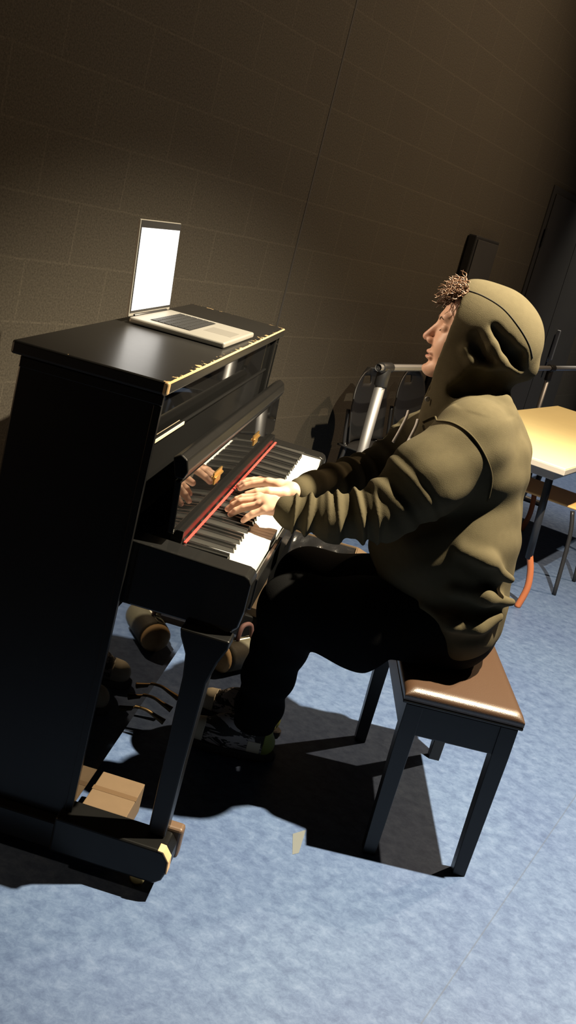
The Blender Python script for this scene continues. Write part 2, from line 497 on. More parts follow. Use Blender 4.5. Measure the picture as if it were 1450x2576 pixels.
M_LEATHER = mat('brown_vinyl', (0.046, 0.024, 0.013), 0.36, spec=0.7, bump=0.25, bump_scale=420)
M_TABLE = mat('pale_beech_laminate', (0.93, 0.80, 0.42), 0.42, noise_amt=0.05, noise_scale=14)
M_TABLEEDGE = mat('grey_table_edge', (0.34, 0.31, 0.28), 0.5)
M_RUST = mat('orange_brown_paint', (0.42, 0.13, 0.05), 0.45)
M_ORANGEWOOD = mat('varnished_plywood', (0.72, 0.40, 0.14), 0.45)
M_BLACKSTEEL = mat('black_steel_tube', (0.018, 0.018, 0.02), 0.4)
M_CARD = mat('brown_cardboard', (0.11, 0.070, 0.036), 0.85, noise_amt=0.1, noise_scale=40)
M_BIN = mat('black_bin_liner', (0.012, 0.012, 0.013), 0.22, bump=1.0, bump_scale=45)

# ------------------------------------------------------------------ room
A = math.radians(22)
E2 = Vector((math.sin(A), math.cos(A), 0)); E1 = Vector((math.cos(A), -math.sin(A), 0))
P0 = Vector((-0.05, 2.65, 0))
WROT = Matrix(((E2.x, -E1.x, 0), (E2.y, -E1.y, 0), (0, 0, 1))).to_4x4()   # local x along the wall, local y behind it
WM = Matrix.Translation(P0) @ WROT
def wall_part(name, mb, m, bevel=0.0):
    o = mb.build(name, m, None, bevel)
    o.matrix_world = WM
    return structure(o)
fl = MB(); fl.box(-6, 7, -5, 14, -0.12, 0)
structure(fl.build('floor', M_FLOOR))
wall_part('wall_back', MB().box(-6, 11, 0.0, 0.2, 0, 5.0), M_WALL)
# expansion joint
wall_part('trim_1', MB().box(-0.071, -0.059, -0.0015, 0.01, 0, 5.0), mat('joint_sealant', (0.022, 0.02, 0.019), 0.9))
# double door in the back wall
dm = MB().box(3.13, 4.86, -0.012, 0.02, 0.0, 2.06)
door = wall_part('door_1', dm, M_DARKWALL, 0.004)
def on_door(name, mb, m, bevel=0.0):
    o = mb.build(name, m, None, bevel); o.parent = door
    return o
on_door('door_leaf', MB().box(3.19, 3.99, -0.022, -0.013, 0.01, 2.01), M_DARKWALL, 0.003)
on_door('door_leaf', MB().box(4.00, 4.80, -0.022, -0.013, 0.01, 2.01), M_DARKWALL, 0.003)
on_door('door_handle', MB().box(4.205, 4.235, -0.055, -0.03, 0.86, 1.10).box(4.20, 4.24, -0.03, -0.022, 0.84, 0.88), M_ALU, 0.004)
on_door('hinge', MB().box(3.165, 3.19, -0.03, -0.022, 1.66, 1.78), M_BLACKSTEEL, 0.002)

# narrow black panel standing against the wall
pn = thing('wall_cabinet', 'tall narrow black cabinet against the back wall above the hooded head', 'cabinet', WM @ Vector((2.04, -0.12, 0)))
def wbox(name, b, m, par, bevel=0.004):
    mb = MB().box(*b, mtx=WM); return mb.build(name, m, par, bevel)
wbox('cabinet_body', (1.85, 2.25, -0.06, -0.005, 0.03, 1.59), M_BLACKPLASTIC, pn, 0.008)
wbox('grille', (1.87, 2.23, -0.066, -0.061, 0.30, 1.57), M_DARKWALL, pn, 0.003)
wbox('plinth', (1.87, 2.23, -0.055, -0.01, 0.0, 0.03), M_BLACKPLASTIC, pn, 0.003)

# ------------------------------------------------------------------ piano
piano = thing('upright_piano', 'black lacquered upright piano with chipped lid edges and open fallboard', 'piano', (-0.05, 0.65, 0))
LZ = 1.065
X0, X1, Y0, Y1 = -0.202, 0.119, -0.093, 1.397
M_LID = lid_material(X0, X1, Y0, Y1)
MB().box(X0, X1, Y0, Y1, LZ, 1.092).build('lid', M_LID, piano, 0.005, 3)
for ya, yb in ((-0.075, -0.045), (1.347, 1.377)):
    sp_ = MB().box(-0.188, 0.106, ya, yb, 0.10, LZ-0.001)
    so = sp_.build('side_panel', M_SATIN, piano, 0.004)
    yc = ya-0.004 if ya < 0 else yb
    # raised corner bead along the front edge and under the lid
    MB().box(0.094, 0.110, yc, yc+0.004, 0.11, LZ-0.025).build('moulding', M_SATIN, so, 0.0015)
    MB().box(-0.186, 0.110, yc, yc+0.004, LZ-0.024, LZ-0.004).build('moulding', M_SATIN, so, 0.0015)
MB().box(-0.186, -0.165, -0.044, 1.346, 0.10, LZ-0.002).build('back_panel', M_SATIN, piano)
MB().box(0.070, 0.092, -0.044, 1.346, 0.957, LZ-0.002).build('front_panel', M_MIRROR, piano, 0.003)
MB().box(0.066, 0.090, -0.044, 1.346, 0.78, 0.9505).build('music_desk', M_GLOSS, piano, 0.003)
MB().box(0.075, 0.096, -0.044, 1.346, 0.9508, 0.9565).build('desk_rail', M_GLOSS, piano, 0.001)
MB().box(0.0962, 0.0985, -0.040, 0.230, 0.9500, 0.9572).build('light_streak', M_STREAK, piano, 0.0005)  # pale strip painted in as the bright streak of light along the rail
# key bed with its two arms
MB().box(0.094, 0.352, 0.044, 1.271, 0.605, 0.70).build('key_bed', M_GLOSS, piano, 0.004)
for ya, yb in ((-0.032, 0.0415), (1.2735, 1.347)):
    poly = [(0.09, 0.605), (0.340, 0.605), (0.357, 0.622), (0.362, 0.66), (0.362, 0.722), (0.356, 0.733), (0.345, 0.738), (0.20, 0.742), (0.09, 0.745)]
    MB().prism(poly, ya, yb).build('arm', M_GLOSS, piano, 0.004, 3)
MB().box(0.3535, 0.366, 0.0425, 1.2725, 0.64, 0.712).build('key_slip', M_GLOSS, piano, 0.003)
# small end blocks beside the keys
for ya, yb in ((0.0415, 0.0452), (1.2700, 1.2735)):
    MB().box(0.20, 0.292, ya, yb, 0.70, 0.742).build('key_block', M_GLOSS, piano, 0.001)
# fallboard: lower leaf leans back over the keys, lip folded forward on top
fb = MB().prism([(0.160, 0.770), (0.1745, 0.770), (0.1665, 0.884), (0.152, 0.884)], 0.0, 1.315).build('fallboard', M_MIRROR, piano, 0.003)
MB().prism([(0.138, 0.930), (0.154, 0.940), (0.169, 0.931), (0.176, 0.906), (0.169, 0.888), (0.150, 0.888)], 0.0, 1.315).build('fallboard_lip', M_SATIN, fb, 0.004, 3)
def butterfly(y):
    mb = MB()
    m_ = Matrix.Translation((0.1715, y, 0.812)) @ Matrix.Rotation(math.radians(-4.0), 4, 'Y')
    mb.box(-0.0008, 0.0022, -0.046, 0.046, 0.003, 0.016, m_)
    mb.box(-0.0008, 0.0026, -0.034, 0.034, -0.016, 0.003, m_)
    a = m_ @ Vector((0.003, -0.044, 0.003)); c = m_ @ Vector((0.003, 0.044, 0.003))
    mb.tube([a, c], 0.0038, 8)
    return mb.build('hinge', M_BRASS, fb, 0.001)
butterfly(0.40); butterfly(0.93)
MB().box(0.160, 0.1875, 0.044, 1.271, 0.70, 0.7685).build('nameboard', M_SATIN, piano, 0.002)
MB().box(0.1915, 0.1975, 0.044, 1.271, 0.7428, 0.7462).build('red_felt_strip', M_FELT, piano, 0.001)
# keys
KX0, KX1, KY, PITCH = 0.1995, 0.350, 0.046, 1.2245/52
wm = MB().box(KX0-0.0115, KX1, 0.0004, PITCH-0.0004, 0.706, 0.730)
wk = wm.build('white_key', M_WHITEKEY, piano, 0.0012)
wk.location.y = KY
for i in range(1, 52):
    o = wk.copy(); COL.objects.link(o); o.location.y = KY+i*PITCH
poly = [(KX0-0.0115, 0.722), (0.296, 0.722), (0.290, 0.7405), (KX0-0.0115, 0.7425)]
bk = MB().prism(poly, -0.0052, 0.0052).build('black_key', M_BLACKKEY, piano, 0.0012)
first = True
offs = {'A': 0.03, 'C': -0.13, 'D': 0.13, 'F': -0.16, 'G': 0.0}
for i in range(51):
    nm = 'ABCDEFG'[i % 7]
    if nm in offs:
        y = KY+(i+1)*PITCH+offs[nm]*0.012
        if first: bk.location.y = y; first = False
        else:
            o = bk.copy(); COL.objects.link(o); o.location.y = y
# lower panel, kick board, legs, toes, casters, pedals
MB().box(0.080, 0.104, -0.044, 1.346, 0.155, 0.600).build('lower_panel', M_MIRROR, piano, 0.003)
MB().box(0.060, 0.098, -0.044, 1.346, 0.10, 0.150).build('kick_board', M_GLOSS, piano, 0.003)
for sgn, yn in ((1, -0.068), (-1, 1.370)):
    ys = sorted((yn, yn+sgn*0.055))
    poly = [(0.245, 0.604), (0.352, 0.604), (0.352, 0.585), (0.338, 0.55), (0.326, 0.50), (0.322, 0.30), (0.320, 0.121),
            (0.281, 0.121), (0.277, 0.30), (0.274, 0.50), (0.268, 0.55), (0.250, 0.585)]
    MB().prism(poly, *ys).build('leg', M_SATIN, piano, 0.004)
    yt = sorted((yn-sgn*0.045, yn+sgn*0.040))
    tp = [(0.085, 0.035), (0.325, 0.035), (0.340, 0.048), (0.347, 0.070), (0.345, 0.098), (0.330, 0.118), (0.085, 0.120)]
    toe = MB().prism(tp, *yt).build('toe_block', M_SATIN, piano, 0.006, 3)
    MB().prism([(0.318, 0.1195), (0.331, 0.1185), (0.3465, 0.0985), (0.3485, 0.068), (0.3455, 0.068), (0.3435, 0.097), (0.329, 0.115), (0.318, 0.116)], yt[0]-0.001 if sgn > 0 else yt[1]-0.028, yt[0]+0.028 if sgn > 0 else yt[1]+0.001).build('chipped_edge', M_WOOD, toe, 0.001)
    yb_ = sorted((yn+sgn*0.041, yn+sgn*0.075))
    MB().box(0.29, 0.352, yb_[0], yb_[1], 0.05, 0.125).build('toe_cap', M_WOOD if False else mat('worn_brown_wood', (0.10, 0.06, 0.035), 0.5), toe, 0.008, 3)
    ym = sum(yt)/2
    ca = MB().lathe([(0.010, -0.009), (0.0165, -0.009), (0.0172, 0), (0.0165, 0.009), (0.010, 0.009)], (0.285, ym-sgn*0.01, 0.0172), (0, 1, 0), 20)
    ca.build('caster', M_BRASS, toe)
    MB().lathe([(0.010, -0.009), (0.0165, -0.009), (0.0172, 0), (0.0165, 0.009), (0.010, 0.009)], (-0.13, ym+sgn*0.02, 0.0172), (0, 1, 0), 20).build('caster', M_BRASS, toe)
    MB().box(-0.186, 0.09, yt[0]+0.01, yt[1], 0.035, 0.10).build('runner', M_SATIN, toe, 0.004)
for y in (0.53, 0.61, 0.69):
    pts = spline([(0.07, y, 0.085), (0.11, y, 0.086), (0.14, y, 0.076), (0.168, y, 0.066)], 5)
    pd = MB()
    rr = [0.004+0.0055*(i/(len(pts)-1))**2 for i in range(len(pts))]
    pd.tube(pts, rr, 12); pd.build('pedal', M_PEDAL, piano)

# cardboard box tucked between the piano and its front leg
bxm = MB().box(0.105, 0.212, 0.030, 0.185, 0.0, 0.078)
bx = thing('cardboard_box', 'small brown cardboard box on the floor behind the piano front leg', 'box', (0.16, 0.11, 0))
bxm.build('box_body', M_CARD, bx, 0.002)
MB().box(0.104, 0.213, 0.100, 0.118, 0.0778, 0.0786).build('tape', mat('packing_tape', (0.10, 0.062, 0.033), 0.4), bx)

# ------------------------------------------------------------------ laptop
lap = thing('laptop', 'open silver laptop with bright white screen on the piano lid', 'laptop', (-0.02, 0.725, 1.0925))
LM = Matrix.Translation((-0.033, 0.732, 1.0925)) @ Matrix.Rotation(math.radians(-1), 4, 'Z')
MB().box(-0.127, 0.127, -0.188, 0.188, 0.0015, 0.0165, LM).build('laptop_base', M_LAPTOP, lap, 0.005, 3)
MB().box(-0.085, 0.022, -0.145, 0.145, 0.0162, 0.0172, LM).build('keyboard_well', M_BLACKPLASTIC, lap, 0.0003)
kb = MB()
for r_ in range(6):
    for c_ in range(14):
        kb.box(-0.083+r_*0.0175, -0.083+r_*0.0175+0.0148, -0.142+c_*0.0204, -0.142+c_*0.0204+0.0172, 0.0173, 0.0186, LM)
kb.build('keyboard', mat('black_laptop_key', (0.02, 0.02, 0.02), 0.5), lap, 0.0005)
MB().box(0.036, 0.112, -0.058, 0.058, 0.0163, 0.0169, LM).build('trackpad', mat('trackpad_glass', (0.22, 0.21, 0.19), 0.35, metal=0.3), lap, 0.0003)
SM = LM @ Matrix.Translation((-0.128, 0, 0.012)) @ Matrix.Rotation(math.radians(-4.5), 4, 'Y')
sl_ = MB().box(-0.006, 0.0, -0.188, 0.188, 0.003, 0.244, SM).build('display_lid', M_LAPTOP, lap, 0.002)
MB().box(0.0002, 0.0012, -0.185, 0.185, 0.012, 0.242, SM).build('bezel', M_BLACKPLASTIC, sl_, 0.0003)
ms = bpy.data.materials.new('lit_screen'); nt, b = nodes_of(ms)
b.inputs['Base Color'].default_value = (0.02, 0.02, 0.02, 1)
b.inputs['Emission Color'].default_value = (1.0, 0.96, 0.90, 1); b.inputs['Emission Strength'].default_value = 2.2
MB().box(0.0013, 0.0016, -0.178, 0.178, 0.018, 0.224, SM).build('screen', ms, sl_)
mt = bpy.data.materials.new('lit_toolbar'); nt, b = nodes_of(mt)
b.inputs['Emission Color'].default_value = (1.0, 0.80, 0.55, 1); b.inputs['Emission Strength'].default_value = 1.0
MB().box(0.0017, 0.0019, -0.165, 0.02, 0.2135, 0.2165, SM).build('toolbar', mt, sl_)
MB().tube([SM @ Vector((0.0, -0.15, 0.004)), SM @ Vector((0.0, 0.15, 0.004))], 0.005, 10).build('hinge', M_BLACKPLASTIC, lap)

# ------------------------------------------------------------------ bench
bench = thing('piano_bench', 'black piano bench with brown padded vinyl seat', 'bench', (0.87, 0.63, 0))
ctr = Vector((0.8625, 0.632, 0)); ang = math.radians(7.0)
BM = Matrix.Translation(ctr) @ Matrix.Rotation(ang, 4, 'Z')
HW, HL = 0.146, 0.306
MB().box(-HW+0.010, HW-0.010, -HL-0.006, HL+0.006, 0.345, 0.425, BM).build('apron', M_BENCHWOOD, bench, 0.003)
for sx in (-1, 1):
    for sy in (-1, 1):
        x = sx*(HW-0.028); y = sy*(HL-0.012)
        vs = []
        for z, hw in ((0.0, 0.0165), (0.345, 0.0215), (0.4253, 0.0215)):
            for dx, dy in ((-1, -1), (1, -1), (1, 1), (-1, 1)):
                vs.append(BM @ Vector((x+dx*hw-sx*(0.0215-hw)*0.2, y+dy*hw, z)))
        MB().add(vs, [(3, 2, 1, 0), (8, 9, 10, 11), (0, 1, 5, 4), (1, 2, 6, 5), (2, 3, 7, 6), (3, 0, 4, 7), (4, 5, 9, 8), (5, 6, 10, 9), (6, 7, 11, 10), (7, 4, 8, 11)]).build('leg', M_BENCHWOOD, bench, 0.002)
MB().box(-HW-0.004, HW+0.004, -HL-0.012, HL+0.012, 0.4255, 0.434, BM).build('seat_frame', M_BENCHWOOD, bench, 0.003)
# padded cushion: upright welt, rolled edge, domed top
vs = []; fs = []; NX, NY = 36, 64
CW, CL = HW+0.003, HL+0.011
def roll(d):
    q = min(1.0, d/0.028)
    return math.sqrt(max(0.0, 1-(1-q)**2))
for j in range(NY+1):
    for i in range(NX+1):
        u = -math.cos(math.pi*i/NX); v = -math.cos(math.pi*j/NY)
        px = u*CW; py = v*CL
        z = 0.4465+0.019*roll((1-abs(u))*CW)*roll((1-abs(v))*CL)+0.006*(1-u*u)*(1-v*v)
        vs.append(BM @ Vector((px, py, z)))
for j in range(NY):
    for i in range(NX):
        a = j*(NX+1)+i; fs.append((a, a+1, a+NX+2, a+NX+1))
ring = [i for i in range(NX+1)]+[(j*(NX+1)+NX) for j in range(1, NY+1)]+[NY*(NX+1)+i for i in range(NX-1, -1, -1)]+[j*(NX+1) for j in range(NY-1, 0, -1)]
n0 = len(vs)
for q in ring:
    p = BM.inverted() @ vs[q]; vs.append(BM @ Vector((p.x, p.y, 0.4345)))
nr = len(ring)
for q in range(nr):
    fs.append((ring[q], n0+q, n0+(q+1) % nr, ring[(q+1) % nr]))
fs.append(tuple(n0+q for q in range(nr-1, -1, -1)))
MB().add(vs, fs, True).build('seat_cushion', M_LEATHER, bench)

# ------------------------------------------------------------------ person
person = thing('person', 'person in olive hoodie with hood up and black trousers seated playing the keys', 'person', (0.80, 0.63, 0))
PY = 0.63
HO = np.array([0.682, PY, 1.277]); HS = 1.06
_t = math.radians(4); _yw = math.radians(4)
hf = np.array([-math.cos(_t)*math.cos(_yw), -math.sin(_yw), math.sin(_t)])
hs = np.cross(np.array([0, 0, 1.0]), hf); hs /= np.linalg.norm(hs)     # towards his left... side axis
hu = np.cross(hf, hs)
def H(x, y, z): return HO+HS*(x*hf+y*hs+z*hu)
HR = np.array([hf, hs, hu])
def hand_left():
    W = U(700, 1274, 0.325)
    mcp = [U(653, 1251, 0.365), U(652, 1259, 0.345), U(656, 1270, 0.325), U(666, 1283, 0.303)]
    pip = [U(612, 1252, 0.368), U(606, 1262, 0.348), U(613, 1277, 0.325), U(636, 1293, 0.298)]
    dip = [U(597, 1257, 0.368), U(588, 1271, 0.348), U(594, 1285, 0.323), U(622, 1302, 0.295)]
    tip = [U(585, 1265, 0.368), U(573, 1281, 0.346), U(580, 1294, 0.321), U(612, 1310, 0.293)]
    thumb = [U(690, 1262, 0.36), U(668, 1268, 0.392), U(645, 1272, 0.405), U(628, 1275, 0.405)]
    return W, mcp, pip, dip, tip, thumb
def hand_right():
    W = U(738, 1235, 0.515)
    mcp = [U(676, 1214, 0.535), U(676, 1213, 0.558), U(680, 1213, 0.580), U(688, 1214, 0.600)]
    pip = [U(640, 1217, 0.540), U(636, 1211, 0.566), U(640, 1208, 0.590), U(655, 1206, 0.612)]
    dip = [U(620, 1222, 0.540), U(616, 1216, 0.567), U(622, 1210, 0.592), U(640, 1207, 0.615)]
    tip = [U(605, 1229, 0.540), U(601, 1223, 0.567), U(607, 1216, 0.592), U(628, 1211, 0.616)]
    thumb = [U(715, 1240, 0.495), U(676, 1236, 0.472), U(648, 1238, 0.468), U(622, 1244, 0.468)]
    return W, mcp, pip, dip, tip, thumb
body = SDF((0.17, 0.24, 0.60), (0.94, 0.95, 1.42), 0.0023)
# torso and arms under the clothes
body.ell((0.81, PY, 0.78), (0.095, 0.155, 0.20), 0.05)
body.ell((0.765, PY, 0.98), (0.10, 0.165, 0.16), 0.05)
for s_ in (-1, 1):
    body.cone((0.75, PY, 1.07), (0.74, PY+s_*0.15, 1.055), 0.06, 0.055, 0.03)
LSH = np.array([0.735, 0.46, 1.05]); LEL = U(945, 1300, 0.365); LWR = U(700, 1276, 0.325)
RSH = np.array([0.735, 0.80, 1.05]); REL = np.array([0.545, 0.79, 0.855]); RWR = U(738, 1235, 0.515)
body.chain([LSH, LEL, LWR], [0.05, 0.038, 0.018], 0.012)
body.chain([RSH, REL, RWR], [0.05, 0.038, 0.018], 0.012)
# neck and head
body.cone((0.745, PY, 1.10), H(-0.03, 0, -0.07), 0.062, 0.054, 0.02)
body.ell(H(-0.012, 0, 0.032), np.array((0.100, 0.077, 0.084))*HS, 0.0, rot=HR)
body.ell(H(0.026, 0, -0.030), np.array((0.064, 0.062, 0.085))*HS, 0.02, rot=HR)
for s_ in (-1, 1):
    body.cone(H(-0.015, s_*0.050, -0.055), H(0.062, s_*0.016, -0.101), 0.018*HS, 0.016*HS, 0.02)
    body.ell(H(0.052, s_*0.034, -0.042), np.array((0.034, 0.027, 0.032))*HS, 0.015, rot=HR)
    body.ell(H(-0.012, s_*0.077, -0.012), np.array((0.018, 0.008, 0.031))*HS, 0.006, rot=HR)
body.ell(H(0.075, 0, -0.104), np.array((0.018, 0.020, 0.016))*HS, 0.018, rot=HR)
body.cone(H(0.080, -0.030, 0.020), H(0.080, 0.030, 0.020), 0.0115*HS, None, 0.014)
for s_ in (-1, 1):
    body.ell(H(0.093, s_*0.031, -0.003), np.array((0.014, 0.016, 0.012))*HS, 0.010, 'sub', rot=HR)
    body.ell(H(0.0735, s_*0.032, -0.003), np.array((0.0125, 0.0135, 0.0120))*HS, 0.003, rot=HR)
body.cone(H(0.084, 0, 0.008), H(0.106, 0, -0.034), 0.0075*HS, 0.0100*HS, 0.010)
for s_ in (-1, 1):
    body.ell(H(0.094, s_*0.0125, -0.040), np.array((0.0115, 0.0075, 0.0080))*HS, 0.005, rot=HR)
    body.ell(H(0.101, s_*0.0075, -0.0465), np.array((0.005, 0.003, 0.0045))*HS, 0.002, 'sub', rot=HR)
body.ell(H(0.084, 0, -0.066), np.array((0.0115, 0.023, 0.0070))*HS, 0.006, rot=HR)
body.ell(H(0.083, 0, -0.078), np.array((0.0115, 0.020, 0.0065))*HS, 0.006, rot=HR)
body.ell(H(0.094, 0, -0.0722), np.array((0.010, 0.024, 0.0016))*HS, 0.003, 'sub', rot=HR)
body.ell(H(0.092, 0, -0.0915), np.array((0.008, 0.018, 0.0050))*HS, 0.008, 'sub', rot=HR)
def add_hand(hd, sgn):
    W, mcp, pip, dip, tip, th = hd
    for i in range(4):
        body.cone(W, mcp[i], 0.0175, (0.0125, 0.0125, 0.012, 0.011)[i], 0.010)
    for i in range(3):
        a = W*0.45+mcp[i]*0.55; b_ = W*0.45+mcp[i+1]*0.55
        body.cone(a, b_, 0.0145, 0.0145, 0.010)
    body.cone(W*0.45+th[0]*0.55, th[0], 0.0160, 0.0145, 0.010)
    for i in range(4):
        r = (0.0092, 0.0094, 0.0090, 0.0082)[i]
        body.cone(mcp[i], pip[i], r*1.16, r*1.03, 0.004)
        body.cone(pip[i], dip[i], r*1.05, r*0.96, 0.002)
        body.cone(dip[i], tip[i], r*0.96, r*0.80, 0.002)
    body.cone(th[0], th[1], 0.0150, 0.0115, 0.006)
    body.cone(th[1], th[2], 0.0112, 0.0108, 0.003)
    body.cone(th[2], th[3], 0.0108, 0.0088, 0.002)
HLft, HRgt = hand_left(), hand_right()
add_hand(HLft, -1); add_hand(HRgt, 1)
V, Q = body.mesh()
bo, V = np_mesh('body', V, Q, M_SKIN, person, 1)
# redder tone on lips, nose, knuckles and fingertips
tone = np.zeros(len(V))
loc = ((V-HO) @ HR.T)/HS
tone = np.maximum(tone, np.exp(-(((loc[:, 0]-0.092)/0.012)**2+((loc[:, 1])/0.019)**2+((loc[:, 2]+0.072)/0.009)**2)))
tone = np.maximum(tone, 0.55*np.exp(-(((loc[:, 0]-0.108)/0.02)**2+((loc[:, 1])/0.016)**2+((loc[:, 2]+0.034)/0.02)**2)))
for hd in (HLft, HRgt):
    for T in hd[4]+[hd[5][3]]:
        tone = np.maximum(tone, 0.5*np.exp(-((V-T)**2).sum(1)/0.012**2))
    for T in hd[1]:
        tone = np.maximum(tone, 0.3*np.exp(-((V-T)**2).sum(1)/0.012**2))
at = bo.data.attributes.new('tone', 'FLOAT', 'POINT'); at.data.foreach_set('value', tone.astype(np.float32))
del body
# brows and closed lashes
M_BROW = mat('brown_brow', (0.10, 0.055, 0.03), 0.8)
bvh_body = BVHTree.FromPolygons([tuple(p) for p in V], [tuple(q) for q in Q])
def on_body(p, off=0.0005):
    q = bvh_body.find_nearest(Vector(p)); return q[0]+q[1]*off
for s_ in (-1, 1):
    MB().tube([on_body(H(0.09, s_*y, z), 0.0005) for y, z in ((0.012, 0.013), (0.022, 0.018), (0.032, 0.020), (0.043, 0.015))], [0.0012, 0.0024, 0.0022, 0.001], 6).build('eyebrow', M_BROW, person)
    MB().tube([on_body(H(0.09, s_*y, z), 0.0004) for y, z in ((0.020, -0.0095), (0.027, -0.0120), (0.034, -0.0120), (0.042, -0.0085))], [0.0006, 0.0011, 0.0011, 0.0006], 6).build('eyelash', M_BROW, person)

# hoodie ---------------------------------------------------------------
hd_ = SDF((0.27, 0.20, 0.455), (1.02, 1.00, 1.445), 0.0036)
hd_.ell((0.850, PY, 0.600), (0.118, 0.232, 0.165), 0.0)
hd_.ell((0.812, PY, 0.770), (0.136, 0.238, 0.185), 0.05)
hd_.ell((0.715, PY, 0.735), (0.150, 0.225, 0.145), 0.06)
hd_.ell((0.762, PY, 0.970), (0.152, 0.222, 0.170), 0.05)
hd_.cone((0.745, PY-0.15, 1.075), (0.745, PY+0.15, 1.075), 0.072, None, 0.04)
hd_.cone((0.785, PY-0.07, 1.105), (0.785, PY+0.07, 1.105), 0.050, None, 0.03)
# sleeves with gathered folds
def folds(amp, freq, ph, a0, a1):
    def f(t, X, Y, Z):
        env = np.clip((t-a0)/0.12, 0, 1)*np.clip((a1-t)/0.08, 0, 1)
        x = t+0.10*np.sin(3.1*t+ph)+0.55*(Y*0.6+Z*0.8)*np.sin(5*t+ph*2)
        return amp*env*(np.sin(2*math.pi*freq*x+ph)+0.45*np.sin(2*math.pi*freq*1.9*x+2.3*ph))
    return f
LE2 = U(965, 1293, 0.365)
hd_.cone((0.735, 0.470, 1.045), (0.66, 0.405, 0.945), 0.094, 0.092, 0.03)
hd_.cone((0.66, 0.405, 0.945), LE2+np.array([0.0, 0, 0.005]), 0.092, 0.070, 0.03, wob=folds(0.0035, 2.5, 0.6, 0.1, 1.0))
hd_.cone(LE2, U(845, 1303, 0.345), 0.064, 0.054, 0.015, wob=folds(0.0075, 3.6, 1.2, -0.2, 1.2))
hd_.cone(U(845, 1303, 0.345), U(735, 1292, 0.33), 0.054, 0.040, 0.008, wob=folds(0.0075, 3.4, 2.1, -0.2, 1.05))
hd_.cone(U(745, 1292, 0.33), U(719, 1283, 0.325), 0.038, 0.0335, 0.006)
hd_.cone((0.735, 0.790, 1.045), (0.64, 0.835, 0.945), 0.092, 0.085, 0.03)
hd_.cone((0.64, 0.835, 0.945), REL, 0.085, 0.064, 0.03, wob=folds(0.004, 2.5, 0.2, 0.1, 1.0))
hd_.cone(REL, RWR+(REL-RWR)*0.18, 0.060, 0.037, 0.012, wob=folds(0.005, 5.5, 0.9, 0.0, 0.95))
hd_.cone(RWR+(REL-RWR)*0.22, RWR+(REL-RWR)*0.07, 0.036, 0.030, 0.006)
# crumpled folds of the torso on both flanks
for s_, sg in ((-1, -1), (1, 1)):
    yy = PY+s_*0.205
    for pts, r in (([(0.79, 0.80), (0.86, 0.785), (0.925, 0.755)], 0.016), ([(0.74, 0.625), (0.82, 0.612), (0.88, 0.618), (0.93, 0.65)], 0.015),
                   ([(0.80, 0.70), (0.88, 0.70), (0.95, 0.69)], 0.012)):
        P = [(x, PY+s_*math.sqrt(max(0.0, 1-((x-0.83)/0.16)**2))*0.236, z) for x, z in pts]
        hd_.chain(P, [r*0.35]+[r*0.95]*(len(P)-2)+[r*0.5], 0.035)
    for pts, r in (([(0.80, 0.775), (0.87, 0.755), (0.92, 0.725)], 0.016), ([(0.77, 0.59), (0.84, 0.580), (0.92, 0.60)], 0.014),
                   ([(0.81, 0.885), (0.86, 0.90), (0.92, 0.885)], 0.016), ([(0.80, 0.845), (0.87, 0.85), (0.94, 0.84)], 0.012)):
        P = [(x, PY+s_*(math.sqrt(max(0.0, 1-((x-0.83)/0.16)**2))*0.232+0.022), z) for x, z in pts]
        hd_.chain(P, [r*0.6]+[r]*(len(P)-2)+[r*0.6], 0.02, 'sub')
def crumple(X, Y, Z):
    return 0.0022*np.sin(38*Z+9*X+6*np.sin(11*Y))*np.sin(21*X-13*Y)+0.0012*np.sin(71*Z-40*X+17*Y)
hd_.warp((0.27, 0.20, 0.46), (1.02, 1.0, 1.12), crumple)
# hood: loose shell round the head, open at the front
hood = SDF((0.54, 0.46, 1.00), (0.90, 0.80, 1.445), 0.0036)
hood.ell((0.712, PY, 1.300), (0.126, 0.116, 0.113), 0.0)
hood.ell((0.655, PY, 1.262), (0.100, 0.101, 0.148), 0.03)
hood.ell((0.785, PY, 1.270), (0.060, 0.098, 0.085), 0.04)
hood.cone((0.828, PY-0.02, 1.235), (0.828, PY+0.02, 1.235), 0.022, None, 0.03)
hood.cone((0.70, PY, 1.20), (0.715, PY, 1.09), 0.090, 0.105, 0.03, ys=0.95)
hood.cone((0.690, PY, 1.20), (0.688, PY, 1.05), 0.095, 0.100, 0.03, ys=0.85)
hood.cone((0.79, PY-0.07, 1.142), (0.79, PY+0.07, 1.142), 0.026, None, 0.012)
# hanging folds at the back of the hood
for s_ in (-1, 1):
    def G(x, y, dy): return U(x, y, PY-0.11+dy)*np.array([1, 0, 1])+np.array([0, PY+s_*(0.112-dy), 0])
    hood.chain([G(1243, 828, 0.0), G(1270, 872, 0.0), G(1296, 905, 0.01), G(1312, 930, 0.02)], [0.010, 0.019, 0.024, 0.012], 0.014, 'sub')
    hood.chain([G(1196, 850, -0.004), G(1206, 880, -0.004), G(1222, 900, 0.0)], [0.010, 0.013, 0.010], 0.016, 'sub')
    hood.chain([G(1225, 835, 0.012), G(1240, 870, 0.006), G(1262, 908, 0.012), G(1302, 940, 0.035)], [0.011, 0.012, 0.012, 0.010], 0.014)
    hood.chain([G(1172, 880, 0.010), G(1188, 910, 0.010), G(1225, 925, 0.014), G(1262, 926, 0.018)], [0.011, 0.013, 0.012, 0.010], 0.014)
    hood.chain([G(1150, 985, 0.012), G(1200, 958, 0.006), G(1260, 962, 0.012), G(1315, 972, 0.03)], [0.016, 0.022, 0.022, 0.016], 0.02, 'sub')
inner = SDF((0.54, 0.46, 1.00), (0.90, 0.80, 1.445), 0.0036)
inner.ell((0.682, PY, 1.295), (0.112, 0.090, 0.104), 0.0)
inner.ell((0.645, PY, 1.262), (0.100, 0.086, 0.137), 0.03)
inner.cone((0.56, PY, 1.262), (0.66, PY, 1.262), 0.086, 0.084, 0.0)
